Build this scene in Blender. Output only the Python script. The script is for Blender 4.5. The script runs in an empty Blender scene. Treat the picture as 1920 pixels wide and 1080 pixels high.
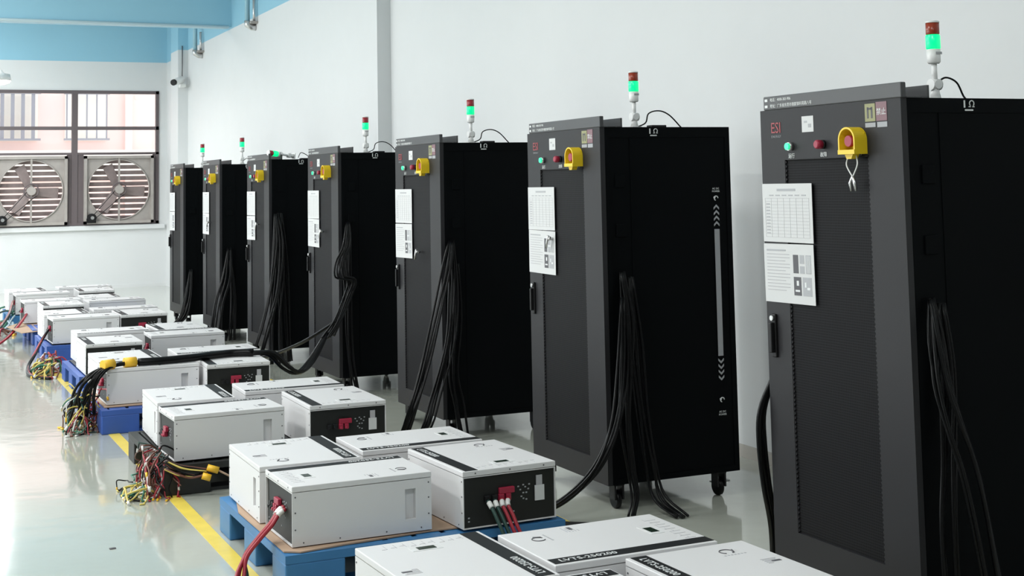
import bpy, bmesh, math, random
from mathutils import Matrix, Vector
R = math.radians
rnd = random.Random(5)
scene = bpy.context.scene
col = scene.collection

# ------------------------------------------------------------------ camera
cam_d = bpy.data.cameras.new('camera'); cam = bpy.data.objects.new('camera', cam_d); col.objects.link(cam)
yaw, pitch, roll = -0.42604536, 0.08465576, -0.01937604
fw = Vector((-math.sin(yaw)*math.cos(pitch), math.cos(yaw)*math.cos(pitch), math.sin(pitch)))
r0 = Vector((math.cos(yaw), math.sin(yaw), 0)); u0 = r0.cross(fw)
rt = math.cos(roll)*r0 + math.sin(roll)*u0; up = -math.sin(roll)*r0 + math.cos(roll)*u0
cam.matrix_world = Matrix(((rt.x, up.x, -fw.x, 0), (rt.y, up.y, -fw.y, 0), (rt.z, up.z, -fw.z, 1.686), (0, 0, 0, 1)))
cam_d.sensor_width = 36; cam_d.lens = 2577.56*36/1920; cam_d.shift_y = (127.77-540)/1920
cam_d.clip_end = 200
scene.camera = cam

# ------------------------------------------------------------------ world, lights, exposure
w = bpy.data.worlds.new('world'); scene.world = w; w.use_nodes = True
w.node_tree.nodes['Background'].inputs[0].default_value = (0.93, 0.96, 1.0, 1)
w.node_tree.nodes['Background'].inputs[1].default_value = 2.0
def area(name, loc, sx, sy, power, rot=(0, 0, 0), colr=(1, 1, 1), shape='RECTANGLE'):
    d = bpy.data.lights.new(name, 'AREA'); d.shape = shape; d.size = sx; d.size_y = sy; d.energy = power; d.color = colr
    o = bpy.data.objects.new(name, d); o.location = loc; o.rotation_euler = rot; col.objects.link(o); return o
for i, y in enumerate((7.6, 12.0, 16.4, 20.8)):
    area('overhead_light', (-1.8, y, 4.5), .6, .6, 130, colr=(1, .995, .98), shape='DISK')
    area('overhead_light', (-5.6, y, 4.5), .6, .6, 80, colr=(1, .995, .98), shape='DISK')
for y, p in ((-3.0, 60), (1.2, 95), (5.4, 75), (9.6, 60), (13.8, 60), (18.0, 70), (22.8, 110)):
    area('overhead_light', (.2, y, 5.0), 1.2, 1.2, p*1.08, colr=(1, 1, .99), shape='DISK')  # unseen row without fixtures, added to brighten unit tops and fronts
for y, p in ((8.5, 130), (14.5, 170), (20.5, 170)):
    area('left_fill_light', (-6.85, y, 2.5), 1.8, 4.0, p, rot=(0, R(-90), 0), colr=(.93, .97, 1))  # fill added along the solid left wall to brighten left-facing sides
scene.view_settings.view_transform = 'Standard'; scene.view_settings.look = 'None'
scene.view_settings.gamma = 1; scene.view_settings.exposure = 0.0
scene.view_settings.use_curve_mapping = False

# ------------------------------------------------------------------ materials
def mat(name, c, rough=.5, metal=0, emit=None, es=0, spec=.5, bump=None, vary=None):
    m = bpy.data.materials.new(name); m.use_nodes = True; nt = m.node_tree; b = nt.nodes['Principled BSDF']
    b.inputs['Base Color'].default_value = (*c, 1); b.inputs['Roughness'].default_value = rough
    b.inputs['Metallic'].default_value = metal; b.inputs['Specular IOR Level'].default_value = spec
    if emit: b.inputs['Emission Color'].default_value = (*emit, 1); b.inputs['Emission Strength'].default_value = es
    if bump or vary:
        tc = nt.nodes.new('ShaderNodeTexCoord'); n = nt.nodes.new('ShaderNodeTexNoise')
        nt.links.new(tc.outputs['Object'], n.inputs['Vector'])
        n.inputs['Scale'].default_value = (bump or vary)[0]; n.inputs['Detail'].default_value = 4
        if bump:
            bp = nt.nodes.new('ShaderNodeBump'); bp.inputs['Strength'].default_value = bump[1]; bp.inputs['Distance'].default_value = bump[2]
            nt.links.new(n.outputs['Fac'], bp.inputs['Height']); nt.links.new(bp.outputs['Normal'], b.inputs['Normal'])
        if vary:
            mx = nt.nodes.new('ShaderNodeMix'); mx.data_type = 'RGBA'
            mx.inputs[6].default_value = (*[v*(1-vary[1]) for v in c], 1); mx.inputs[7].default_value = (*[min(1, v*(1+vary[1])) for v in c], 1)
            nt.links.new(n.outputs['Fac'], mx.inputs[0]); nt.links.new(mx.outputs[2], b.inputs['Base Color'])
    return m
WALL = mat('white_wall_paint', (.70, .715, .72), .55, bump=(3, .15, .02), vary=(.6, .02))
BLUE = mat('blue_wall_paint', (.30, .56, .70), .4, vary=(.8, .04))
SKIRT = mat('skirting', (.50, .47, .43), .5)
YEL = mat('yellow_floor_paint', (.80, .62, .10), .3, vary=(9, .18))
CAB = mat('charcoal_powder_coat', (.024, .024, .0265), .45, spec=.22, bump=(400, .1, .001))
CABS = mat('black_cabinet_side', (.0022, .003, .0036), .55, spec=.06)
TRIM = mat('dark_grey_trim', (.05, .052, .055), .4)
BLK = mat('black_plastic', (.008, .008, .009), .45, spec=.3)
RUB = mat('black_cable_rubber', (.0022, .0024, .0028), .33, spec=.22)
WHT = mat('white_powder_coat', (.72, .72, .725), .38)
WHT2 = mat('white_plastic', (.82, .83, .82), .35)
TERM = mat('black_terminal_panel', (.014, .015, .014), .5, spec=.3)
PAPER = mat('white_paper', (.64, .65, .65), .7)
INK = mat('grey_ink', (.42, .43, .45), .7)
INKD = mat('dark_ink', (.10, .10, .11), .6)
INKL = mat('pale_print', (.44, .44, .46), .6)
PRW = mat('white_print', (.72, .74, .74), .5)
PRG = mat('grey_print', (.36, .37, .39), .5)
REDP = mat('red_print', (.35, .06, .07), .5)
RED = mat('red_plastic', (.34, .018, .05), .4)
REDC = mat('red_cable', (.34, .02, .035), .4)
GRNC = mat('green_cable', (.03, .16, .10), .4)
DGRN = mat('dark_green_cable', (.012, .045, .035), .4)
YELC = mat('yellow_cable', (.62, .50, .12), .4)
BRNC = mat('brown_cable', (.14, .05, .03), .4)
WHTC = mat('white_cable', (.75, .75, .72), .4)
BLUC = mat('pale_blue_cable', (.42, .55, .62), .4)
YTAPE = mat('yellow_tape', (.85, .50, .03), .45)
YGRD = mat('yellow_guard', (.85, .60, .02), .35)
STEEL = mat('bright_steel', (.6, .6, .6), .3, metal=.9)
DUST = mat('dusty_galvanised', (.36, .33, .31), .6, vary=(6, .22))
DUSTD = mat('dusty_brown_slat', (.24, .19, .185), .6, vary=(9, .3))
WFRM = mat('dark_window_frame', (.13, .105, .11), .5)
PBLUE = mat('blue_pallet_plastic', (.035, .17, .38), .45, vary=(4, .2))
PROY = mat('royal_blue_pallet_plastic', (.03, .09, .36), .45, vary=(4, .15))
PBLK = mat('black_pallet_plastic', (.016, .017, .016), .5)
CARD = mat('brown_cardboard', (.42, .29, .20), .8, vary=(3, .12))
LENSR = mat('amber_red_lens', (.28, .035, .012), .25)
LENSD = mat('dark_red_lens', (.30, .02, .03), .25)
LENSG = mat('lit_green_lens', (.0, .5, .2), .25, emit=(.0, 1, .26), es=1.1)
GLED = mat('lit_green_button', (.02, .6, .3), .3, emit=(.02, 1, .36), es=.85)
LAMP = mat('lamp_glow', (1, 1, 1), .5, emit=(1, .98, .93), es=30)
LCD = mat('dark_display', (.015, .03, .02), .2)
CLIP = mat('painted_blue_pipe', (.30, .52, .62), .4)
PPIPE = mat('pale_blue_pipe', (.62, .78, .84), .35)
EXTP = mat('pink_facade', (.92, .70, .66), .8)
EXTW = mat('cream_facade', (.93, .88, .80), .8)
EXTG = mat('grey_grille', (.30, .30, .34), .6)
STKY = mat('pale_yellow_sticker', (.30, .30, .15), .5)
STKP = mat('pink_sticker', (.22, .12, .14), .5)

def floor_mat():
    m = bpy.data.materials.new('epoxy_floor'); m.use_nodes = True; nt = m.node_tree; b = nt.nodes['Principled BSDF']
    tc = nt.nodes.new('ShaderNodeTexCoord'); n = nt.nodes.new('ShaderNodeTexNoise'); n.inputs['Scale'].default_value = .8; n.inputs['Detail'].default_value = 5
    nt.links.new(tc.outputs['Object'], n.inputs['Vector'])
    mx = nt.nodes.new('ShaderNodeMix'); mx.data_type = 'RGBA'
    mx.inputs[6].default_value = (.43, .46, .40, 1); mx.inputs[7].default_value = (.53, .55, .49, 1)
    nt.links.new(n.outputs['Fac'], mx.inputs[0]); nt.links.new(mx.outputs[2], b.inputs['Base Color'])
    n2 = nt.nodes.new('ShaderNodeTexNoise'); n2.inputs['Scale'].default_value = 4.5; n2.inputs['Detail'].default_value = 2
    nt.links.new(tc.outputs['Object'], n2.inputs['Vector'])
    bp = nt.nodes.new('ShaderNodeBump'); bp.inputs['Strength'].default_value = .22; bp.inputs['Distance'].default_value = .006
    nt.links.new(n2.outputs['Fac'], bp.inputs['Height']); nt.links.new(bp.outputs['Normal'], b.inputs['Normal'])
    b.inputs['Roughness'].default_value = .13; b.inputs['Coat Weight'].default_value = .6; b.inputs['Coat Roughness'].default_value = .05
    nt.links.new(bp.outputs['Normal'], b.inputs['Coat Normal'])
    return m
FLOOR = floor_mat()

def mesh_mat():
    m = bpy.data.materials.new('perforated_black_steel'); m.use_nodes = True; nt = m.node_tree; b = nt.nodes['Principled BSDF']
    tc = nt.nodes.new('ShaderNodeTexCoord'); mp = nt.nodes.new('ShaderNodeMapping')
    mp.inputs['Scale'].default_value = (1, 95, 95); nt.links.new(tc.outputs['Object'], mp.inputs['Vector'])
    sp = nt.nodes.new('ShaderNodeSeparateXYZ'); nt.links.new(mp.outputs['Vector'], sp.inputs[0])
    def M(op, a, b_=None, v=None):
        k = nt.nodes.new('ShaderNodeMath'); k.operation = op
        if isinstance(a, (int, float)): k.inputs[0].default_value = a
        else: nt.links.new(a, k.inputs[0])
        if b_ is not None: nt.links.new(b_, k.inputs[1])
        if v is not None: k.inputs[1].default_value = v
        return k.outputs[0]
    pi = M('MULTIPLY', sp.outputs[1], v=math.pi); pz = M('MULTIPLY', sp.outputs[2], v=math.pi)
    f = M('MULTIPLY', M('SINE', pi), M('SINE', pz)); f = M('ABSOLUTE', f); g = M('GREATER_THAN', f, v=.35)
    mx = nt.nodes.new('ShaderNodeMix'); mx.data_type = 'RGBA'
    mx.inputs[6].default_value = (.013, .013, .015, 1); mx.inputs[7].default_value = (.003, .003, .0035, 1)
    nt.links.new(g, mx.inputs[0]); nt.links.new(mx.outputs[2], b.inputs['Base Color'])
    b.inputs['Roughness'].default_value = .55; b.inputs['Specular IOR Level'].default_value = .12
    return m
PERF = mesh_mat()

def glass_mat():
    m = bpy.data.materials.new('window_glass'); m.use_nodes = True; nt = m.node_tree
    for n in list(nt.nodes):
        if n.type != 'OUTPUT_MATERIAL': nt.nodes.remove(n)
    o = nt.nodes['Material Output']; t = nt.nodes.new('ShaderNodeBsdfTransparent'); g = nt.nodes.new('ShaderNodeBsdfGlossy'); g.inputs['Roughness'].default_value = .02
    mx = nt.nodes.new('ShaderNodeMixShader'); mx.inputs[0].default_value = .06
    nt.links.new(t.outputs[0], mx.inputs[1]); nt.links.new(g.outputs[0], mx.inputs[2]); nt.links.new(mx.outputs[0], o.inputs[0])
    return m
GLASS = glass_mat()

# ------------------------------------------------------------------ mesh helpers
class MB:
    def __init__(s): s.bm = bmesh.new()
    def box(s, x0, x1, y0, y1, z0, z1, mi=0, bevel=0):
        b = s.bm
        v = [b.verts.new((x, y, z)) for x in (x0, x1) for y in (y0, y1) for z in (z0, z1)]
        fs = [b.faces.new([v[i] for i in q]) for q in ((0, 1, 3, 2), (4, 6, 7, 5), (0, 4, 5, 1), (2, 3, 7, 6), (0, 2, 6, 4), (1, 5, 7, 3))]
        for f in fs: f.material_index = mi
        if bevel:
            es = list({e for f in fs for e in f.edges})
            r = bmesh.ops.bevel(b, geom=es, offset=bevel, segments=2, profile=.5, affect='EDGES')
            for f in r['faces']: f.material_index = mi
        return s
    def quad(s, *p, mi=0):
        f = s.bm.faces.new([s.bm.verts.new(q) for q in p]); f.material_index = mi; return s
    def tube(s, pts, r, seg=8, caps=True, closed=False, mi=0):
        pts = [Vector(p) for p in pts]; b = s.bm; n = len(pts); rings = []; ref = None
        for i, p in enumerate(pts):
            if closed: t = pts[(i+1) % n]-pts[i-1]
            else: t = pts[min(i+1, n-1)]-pts[max(i-1, 0)]
            t = t.normalized() if t.length > 1e-9 else Vector((0, 0, 1))
            if ref is None: ref = Vector((0, 0, 1)) if abs(t.z) < .9 else Vector((1, 0, 0))
            a = t.cross(ref).normalized(); c = a.cross(t).normalized(); ref = c
            rr = r[i] if isinstance(r, (list, tuple)) else r
            rings.append([b.verts.new(p+rr*(math.cos(k*2*math.pi/seg)*a+math.sin(k*2*math.pi/seg)*c)) for k in range(seg)])
        m = n if closed else n-1
        for i in range(m):
            A, B = rings[i], rings[(i+1) % n]
            for k in range(seg):
                f = b.faces.new((A[k], A[(k+1) % seg], B[(k+1) % seg], B[k])); f.smooth = True; f.material_index = mi
        if caps and not closed:
            b.faces.new(rings[0][::-1]).material_index = mi; b.faces.new(rings[-1]).material_index = mi
        return s
    def cyl(s, p0, p1, r, seg=20, mi=0): return s.tube([p0, p1], r, seg, mi=mi)
    def prism(s, pts, z0, z1, axis='z', mi=0):
        def P(a, b_, h): return {'z': (a, b_, h), 'x': (h, a, b_), 'y': (a, h, b_)}[axis]
        b = s.bm; A = [b.verts.new(P(*p, z0)) for p in pts]; B = [b.verts.new(P(*p, z1)) for p in pts]; n = len(pts)
        fs = [b.faces.new(A[::-1]), b.faces.new(B)]
        for i in range(n): fs.append(b.faces.new((A[i], A[(i+1) % n], B[(i+1) % n], B[i])))
        for f in fs: f.material_index = mi
        return s
    def build(s, name, m, parent=None, loc=None):
        bmesh.ops.recalc_face_normals(s.bm, faces=s.bm.faces)
        me = bpy.data.meshes.new(name); s.bm.to_mesh(me); s.bm.free()
        for k in (m if isinstance(m, (list, tuple)) else [m]): me.materials.append(k)
        o = bpy.data.objects.new(name, me); col.objects.link(o)
        if parent: o.parent = parent
        if loc: o.location = loc
        return o
def tag(o, label=None, cat=None, group=None, kind=None):
    if label: o['label'] = label
    if cat: o['category'] = cat
    if group: o['group'] = group
    if kind: o['kind'] = kind
    return o
def empty(name, loc=(0, 0, 0), rz=0):
    o = bpy.data.objects.new(name, None); o.location = loc; o.rotation_euler = (0, 0, rz); o.empty_display_size = .1; col.objects.link(o); return o
def copy_tree(o, parent=None):
    c = o.copy(); col.objects.link(c)
    if parent: c.parent = parent
    for ch in list(o.children): copy_tree(ch, c)
    return c
def spline(pts, n=6):
    P = [Vector(p) for p in pts]; P = [2*P[0]-P[1]]+P+[2*P[-1]-P[-2]]; out = []
    for i in range(1, len(P)-2):
        for k in range(n):
            t = k/n; a, b, c, d = P[i-1:i+3]
            out.append(.5*((2*b)+(-a+c)*t+(2*a-5*b+4*c-d)*t*t+(-a+3*b-3*c+d)*t**3))
    out.append(P[-2]); return out
def text(name, s, size, m, origin, xd, yd, parent, extrude=.0006, align='LEFT', space=1.0):
    cu = bpy.data.curves.new(name, 'FONT'); cu.body = s; cu.size = size; cu.extrude = extrude; cu.align_x = align; cu.space_character = space
    cu.resolution_u = 2
    t = bpy.data.objects.new('tmp', cu); col.objects.link(t)
    dg = bpy.context.evaluated_depsgraph_get(); me = bpy.data.meshes.new_from_object(t.evaluated_get(dg))
    bpy.data.objects.remove(t); bpy.data.curves.remove(cu)
    X, Y = Vector(xd), Vector(yd); Z = X.cross(Y)
    me.transform(Matrix(((X.x, Y.x, Z.x, origin[0]), (X.y, Y.y, Z.y, origin[1]), (X.z, Y.z, Z.z, origin[2]), (0, 0, 0, 1))))
    me.materials.clear(); me.materials.append(m)
    o = bpy.data.objects.new(name, me); col.objects.link(o); o.parent = parent; return o

# ================================================================== THE SETTING
XW, XP, YF, ZC, XL, YB = 4.80, 4.65, 25.3, 5.3, -7.0, -12.0
def struct(mb, name, m, label=None, parent=None):
    o = mb.build(name, m, parent)
    if not parent: tag(o, label, kind='structure')
    return o
struct(MB().box(XL-.2, XW+.3, YB-.2, YF+.2, -.1, 0), 'floor', FLOOR, 'glossy pale grey-green epoxy floor')
b = MB().box(XW, XW+.2, YB, 13.66, 0, 4.2).box(XW, XW+.2, YB, 13.66, 4.2, ZC, mi=1)
b.box(XP, XW+.2, 13.66, YF, 0, 4.1).box(XP, XW+.2, 13.66, YF, 4.1, ZC, mi=1)
struct(b, 'wall_right', [WALL, BLUE], 'white right wall with blue band along its top')
WX0, WX1, WZ0, WZ1 = .10, 4.44, 1.12, 3.50
b = MB().box(XL, WX0, YF, YF+.2, 0, 4.02).box(WX1, XP, YF, YF+.2, 0, 4.02).box(WX0, WX1, YF, YF+.2, 0, WZ0).box(WX0, WX1, YF, YF+.2, WZ1, 4.02)
b.box(XL, XP, YF, YF+.2, 4.02, ZC, mi=1)
wf = struct(b, 'wall_back', [WALL, BLUE], 'white far wall with blue band above the fan window')
b = MB().box(XL-.2, XL, YB, YF, 0, 1.4).box(XL-.2, XL, YB, YF, 3.6, ZC).box(XL-.2, XL, YB, YF, 1.4, 3.6)
struct(b, 'wall_left', WALL, 'white left wall')
struct(MB().box(XL, XW, YB-.2, YB, 0, ZC), 'wall_front', WALL, 'white wall behind the viewer')
struct(MB().box(XL-.2, XW+.2, YB-.2, YF+.2, ZC, ZC+.1), 'ceiling', WALL, 'white ceiling')
struct(MB().box(XW-.012, XW, YB, 13.66, 0, .075), 'baseboard_right', SKIRT, 'narrow beige-grey skirting of the right wall')
struct(MB().box(XL, XP-.07, YF-.012, YF, 0, .06), 'baseboard_back', WALL, 'low skirting of the far wall')
# pilaster on the right wall, slim corner pilaster on the far wall
b = MB().box(4.48, XP, 23.7, 24.35, 0, 4.10).box(4.48, XP, 23.7, 24.35, 4.10, ZC, mi=1)
struct(b, 'trim_1', [WALL, BLUE], 'white pilaster with blue top carrying the security camera')
b = MB().box(4.58, XP, 24.9, YF, 0, 4.02).box(4.58, XP, 24.9, YF, 4.02, ZC, mi=1)
struct(b, 'trim_2', [WALL, BLUE], 'slim corner pilaster between window and right wall')
struct(MB().box(XL, XP, 20.4, 20.75, 4.13, ZC), 'trim_3', BLUE, 'blue ceiling beam crossing the hall')
for q, yy in enumerate((9.8, -.5)):
    struct(MB().box(XL, XW, yy, yy+.35, 4.45, ZC), 'trim_%d' % (4+q), BLUE, 'blue ceiling beam over the cabinets' if q == 0 else 'blue ceiling beam behind the viewer')
# sill
struct(MB().box(WX0-.05, WX1+.10, YF-.06, YF+.02, WZ0-.09, WZ0-.01, bevel=.006), 'trim_6', WALL, 'white window sill under the exhaust fans')
# floor lines
for nm, x, wd in (('trim_7', 1.47, .075), ('trim_8', 3.10, .075)):
    struct(MB().box(x-wd/2, x+wd/2, -2, 14.3 if x < 2 else 24, .0005, .0025), nm, YEL, 'yellow painted floor line ' + ('left of' if x < 2 else 'right of') + ' the pallets')

# window
win = tag(empty('window_1', (0, YF, 0)), 'dark framed far window, two exhaust fans in its lower half', kind='structure')
fr = MB()
t = .055
mulls = [1.52, 2.98]
fr.box(WX0, WX1, -.02, .06, WZ1-t, WZ1).box(WX0, WX1, -.02, .06, WZ0, WZ0+.05)
fr.box(WX0, WX0+t, -.02, .06, WZ0, WZ1).box(WX1-t, WX1, -.02, .06, WZ0, WZ1)
for x in mulls: fr.box(x-.05, x+.05, -.025, .06, WZ0, WZ1)
for x0, x1 in ((1.57, 1.655), (2.855, 2.93), (3.03, 3.135), (4.335, 4.40)): fr.box(x0, x1, -.01, .05, WZ0, 2.37)
fr.box(WX0, WX1, -.02, .055, 2.80, 2.86).box(WX0, WX1, -.02, .055, 2.36, 2.40)
fr.build('window_frame', WFRM, win)
xs = [WX0+t, 1.47, 1.57, 2.93, 3.03, WX1-t]
for i in range(3):
    for z0, z1 in ((2.40, 2.80), (2.86, WZ1-t)):
        MB().box(xs[2*i], xs[2*i+1], .015, .021, z0, z1).build('pane', GLASS, win)

# exhaust fans
def make_fan(loc, label):
    root = tag(empty('exhaust_fan', loc), label, 'exhaust fan', 'exhaust fans in the far window')
    H_, Rr = .60, .53
    b = MB(); bm = b.bm; n = 48
    ci, co = [], []
    for i in range(n):
        a = 2*math.pi*i/n; c_, s_ = math.cos(a), math.sin(a); k = (H_-.03)/max(abs(c_), abs(s_))
        ci.append(bm.verts.new((Rr*c_, -.02, Rr*s_))); co.append(bm.verts.new((k*c_, -.02, k*s_)))
    for i in range(n): bm.faces.new((ci[i], ci[(i+1) % n], co[(i+1) % n], co[i]))
    b.build('shroud_plate', DUST, root)
    b = MB()
    for s1 in (-1, 1):
        b.box(min(s1*H_, s1*(H_-.05)), max(s1*H_, s1*(H_-.05)), -.07, .1, -H_, H_); b.box(-H_, H_, -.07, .1, min(s1*H_, s1*(H_-.05)), max(s1*H_, s1*(H_-.05)))
    b.build('housing', DUST, root)
    MB().tube([(Rr*math.cos(i*math.pi/24), -.03, Rr*math.sin(i*math.pi/24)) for i in range(48)], .013, 6, closed=True).build('opening_ring', DUST, root)
    b = None
    for k in range(11):
        z = -.50+k*.1
        hw = math.sqrt(max(.02, (H_-.06)**2-0))
        o = MB().box(-hw, hw, -.003, .003, -.037, .037).build('slat', DUSTD, root)
        o.location = (0, .12, z); o.rotation_euler = (R(18), 0, 0)
    MB().box(-.016, .016, -.055, -.03, -H_+.04, H_-.04).build('strut', DUST, root)
    MB().cyl((0, -.10, 0), (0, .02, 0), .075, 20).build('hub', DUST, root)
    pu = MB().tube([(.12*math.cos(i*math.pi/12), -.075, .12*math.sin(i*math.pi/12)) for i in range(24)], .012, 6, closed=True).build('pulley', WFRM, root)
    for k in range(3):
        a = k*math.pi*2/3+.5; c_, s_ = math.cos(a), math.sin(a)
        P = [(-.05, .0), (.07, .0), (.13, .46), (-.06, .46)]
        q = [(x*c_-y*s_, 0.035+(.03 if x > 0 else 0), x*s_+y*c_) for x, y in P]
        MB().quad(*q).build('blade', DUSTD, root)
    mo = MB().cyl((-.47, -.16, -.49), (-.47, .0, -.49), .075, 16).box(-.56, -.40, -.12, -.0, -.58, -.50).build('motor', BLK, root)
    MB().cyl((-.47, -.19, -.49), (-.47, -.16, -.49), .03, 12).build('motor_shaft', STEEL, mo)
    b = MB()
    for dx in (-.03, .085): b.tube([(-.47+dx*.4, -.17, -.49-dx*.3), (dx, -.085, -dx)], .006, 6)
    b.build('belt', BLK, root)
    return root
make_fan((2.255, YF-.03, 1.74), 'square metal exhaust fan left of the window mullion')
make_fan((3.735, YF-.03, 1.74), 'square metal exhaust fan nearest the right wall')
make_fan((.80, YF-.03, 1.74), 'square metal exhaust fan at the window end cut off by the picture')
for x0, x1 in ((2.87, 2.92), (3.035, 3.12)):
    pass

# outside: neighbouring block
bd = tag(empty('apartment_building', (0, 36, 0)), 'pale pink and cream building with barred balconies outside the window', 'building')
MB().box(-10, 14, 0, 4, -3, 10).build('facade', EXTP, bd)
for x0, x1, z0, z1 in ((-6, 4.15, 2.9, 4.7), (5.0, 6.5, 2.9, 4.7)):
    pass
for i, (x0, x1) in enumerate(((-1.2, 1.2), (1.5, 3.35), (4.0, 5.0), (6.55, 7.6))):
    MB().box(x0, x1, -.06, .0, 3.0, 4.55).build('window_panel', EXTW, bd)
    for k in range(int((x1-x0)/.24)+1):
        MB().box(x0+k*.24, x0+k*.24+.035 + (.05 if i == 1 else 0), -.3, -.26, 3.05, 4.15).build('window_bar', EXTG, bd)
    MB().box(x0-.05, x1+.05, -.32, -.24, 4.15, 4.21).box(x0-.05, x1+.05, -.32, -.24, 3.0, 3.05).build('window_rail', EXTG, bd)
MB().box(-10, 14, -.5, .0, 2.1, 2.75).build('ledge', EXTW, bd)
MB().box(5.45, 5.62, -.2, 0, -3, 10).build('downpipe', EXTP, bd)
MB().box(-20, 20, -12.0, 6, -3.2, -3).build('ground_slab', EXTW, bd)

# pipes, brackets, camera, pendant lamp
tag(MB().tube([(XL, 20.37, 4.17), (XP-.05, 20.37, 4.12)], .022, 10).build('conduit_pipe', PPIPE), 'thin pale conduit pipe along the bottom edge of the blue beam', 'pipe')
def wall_pipe(y, label, zb, rr):
    rp = tag(empty('drop_pipe', (XP, y, 0)), label, 'pipe', 'drop pipes bracketed on the right wall')
    MB().tube([(-.12, 0, ZC), (-.12, 0, zb)], rr, 12).build('pipe', CLIP, rp)
    MB().tube([(-.12, 0, zb+.01), (-.12, 0, zb-.04), (-.05, 0, zb-.08), (0, 0, zb-.08)], rr*1.3, 10).build('elbow', STEEL, rp)
    MB().tube([(-.05, -.10, zb+.30), (-.05, -.10, zb-.02)], rr*.55, 8).build('clamp_rod', STEEL, rp)
    MB().box(-.10, 0, -.14, .06, zb-.035, zb-.005).build('bracket', DUST, rp)
wall_pipe(18.9, 'blue drop pipe with elbow bracket, nearer of the two', 4.03, .035)
wall_pipe(22.5, 'blue drop pipe with elbow bracket beside the security camera', 3.97, .035)
sc = tag(empty('security_camera', (4.46, 23.55, 3.55)), 'white bullet security camera with dark lens on the pilaster', 'camera')
MB().tube([(-.10, -.16, -.03), (.06, .02, .03)], .06, 14).build('camera_body', WHT2, sc)
MB().tube([(-.125, -.19, -.04), (-.10, -.16, -.03)], .052, 14).build('lens', BLK, sc)
MB().box(.03, .12, -.02, .15, -.10, -.05).box(.05, .09, .0, .05, -.06, .02).build('mount', WHT2, sc)
MB().tube([(.08, .1, -.02), (.09, .13, .3), (.09, .14, .62)], .008, 6).build('camera_cable', INKD, sc)
pl = tag(empty('pendant_lamp', (1.50, 22.3, 3.42)), 'glaring white pendant bay lamp hanging on a thin rod', 'lamp')
MB().tube([(0, 0, .16), (0, 0, ZC-3.42)], .010, 8).build('rod', CLIP, pl)
MB().tube([(0, 0, .17), (0, 0, .12), (0, 0, .10), (0, 0, .0)], [.05, .08, .17, .19], 24).build('lamp_shade', WHT2, pl)
MB().tube([(0, 0, 0), (0, 0, -.03), (0, 0, -.06)], [.18, .16, .08], 24).build('lamp_diffuser', LAMP, pl)
la = area('pendant_light', (1.50, 22.3, 3.33), .35, .35, 60, shape='DISK'); 

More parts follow.
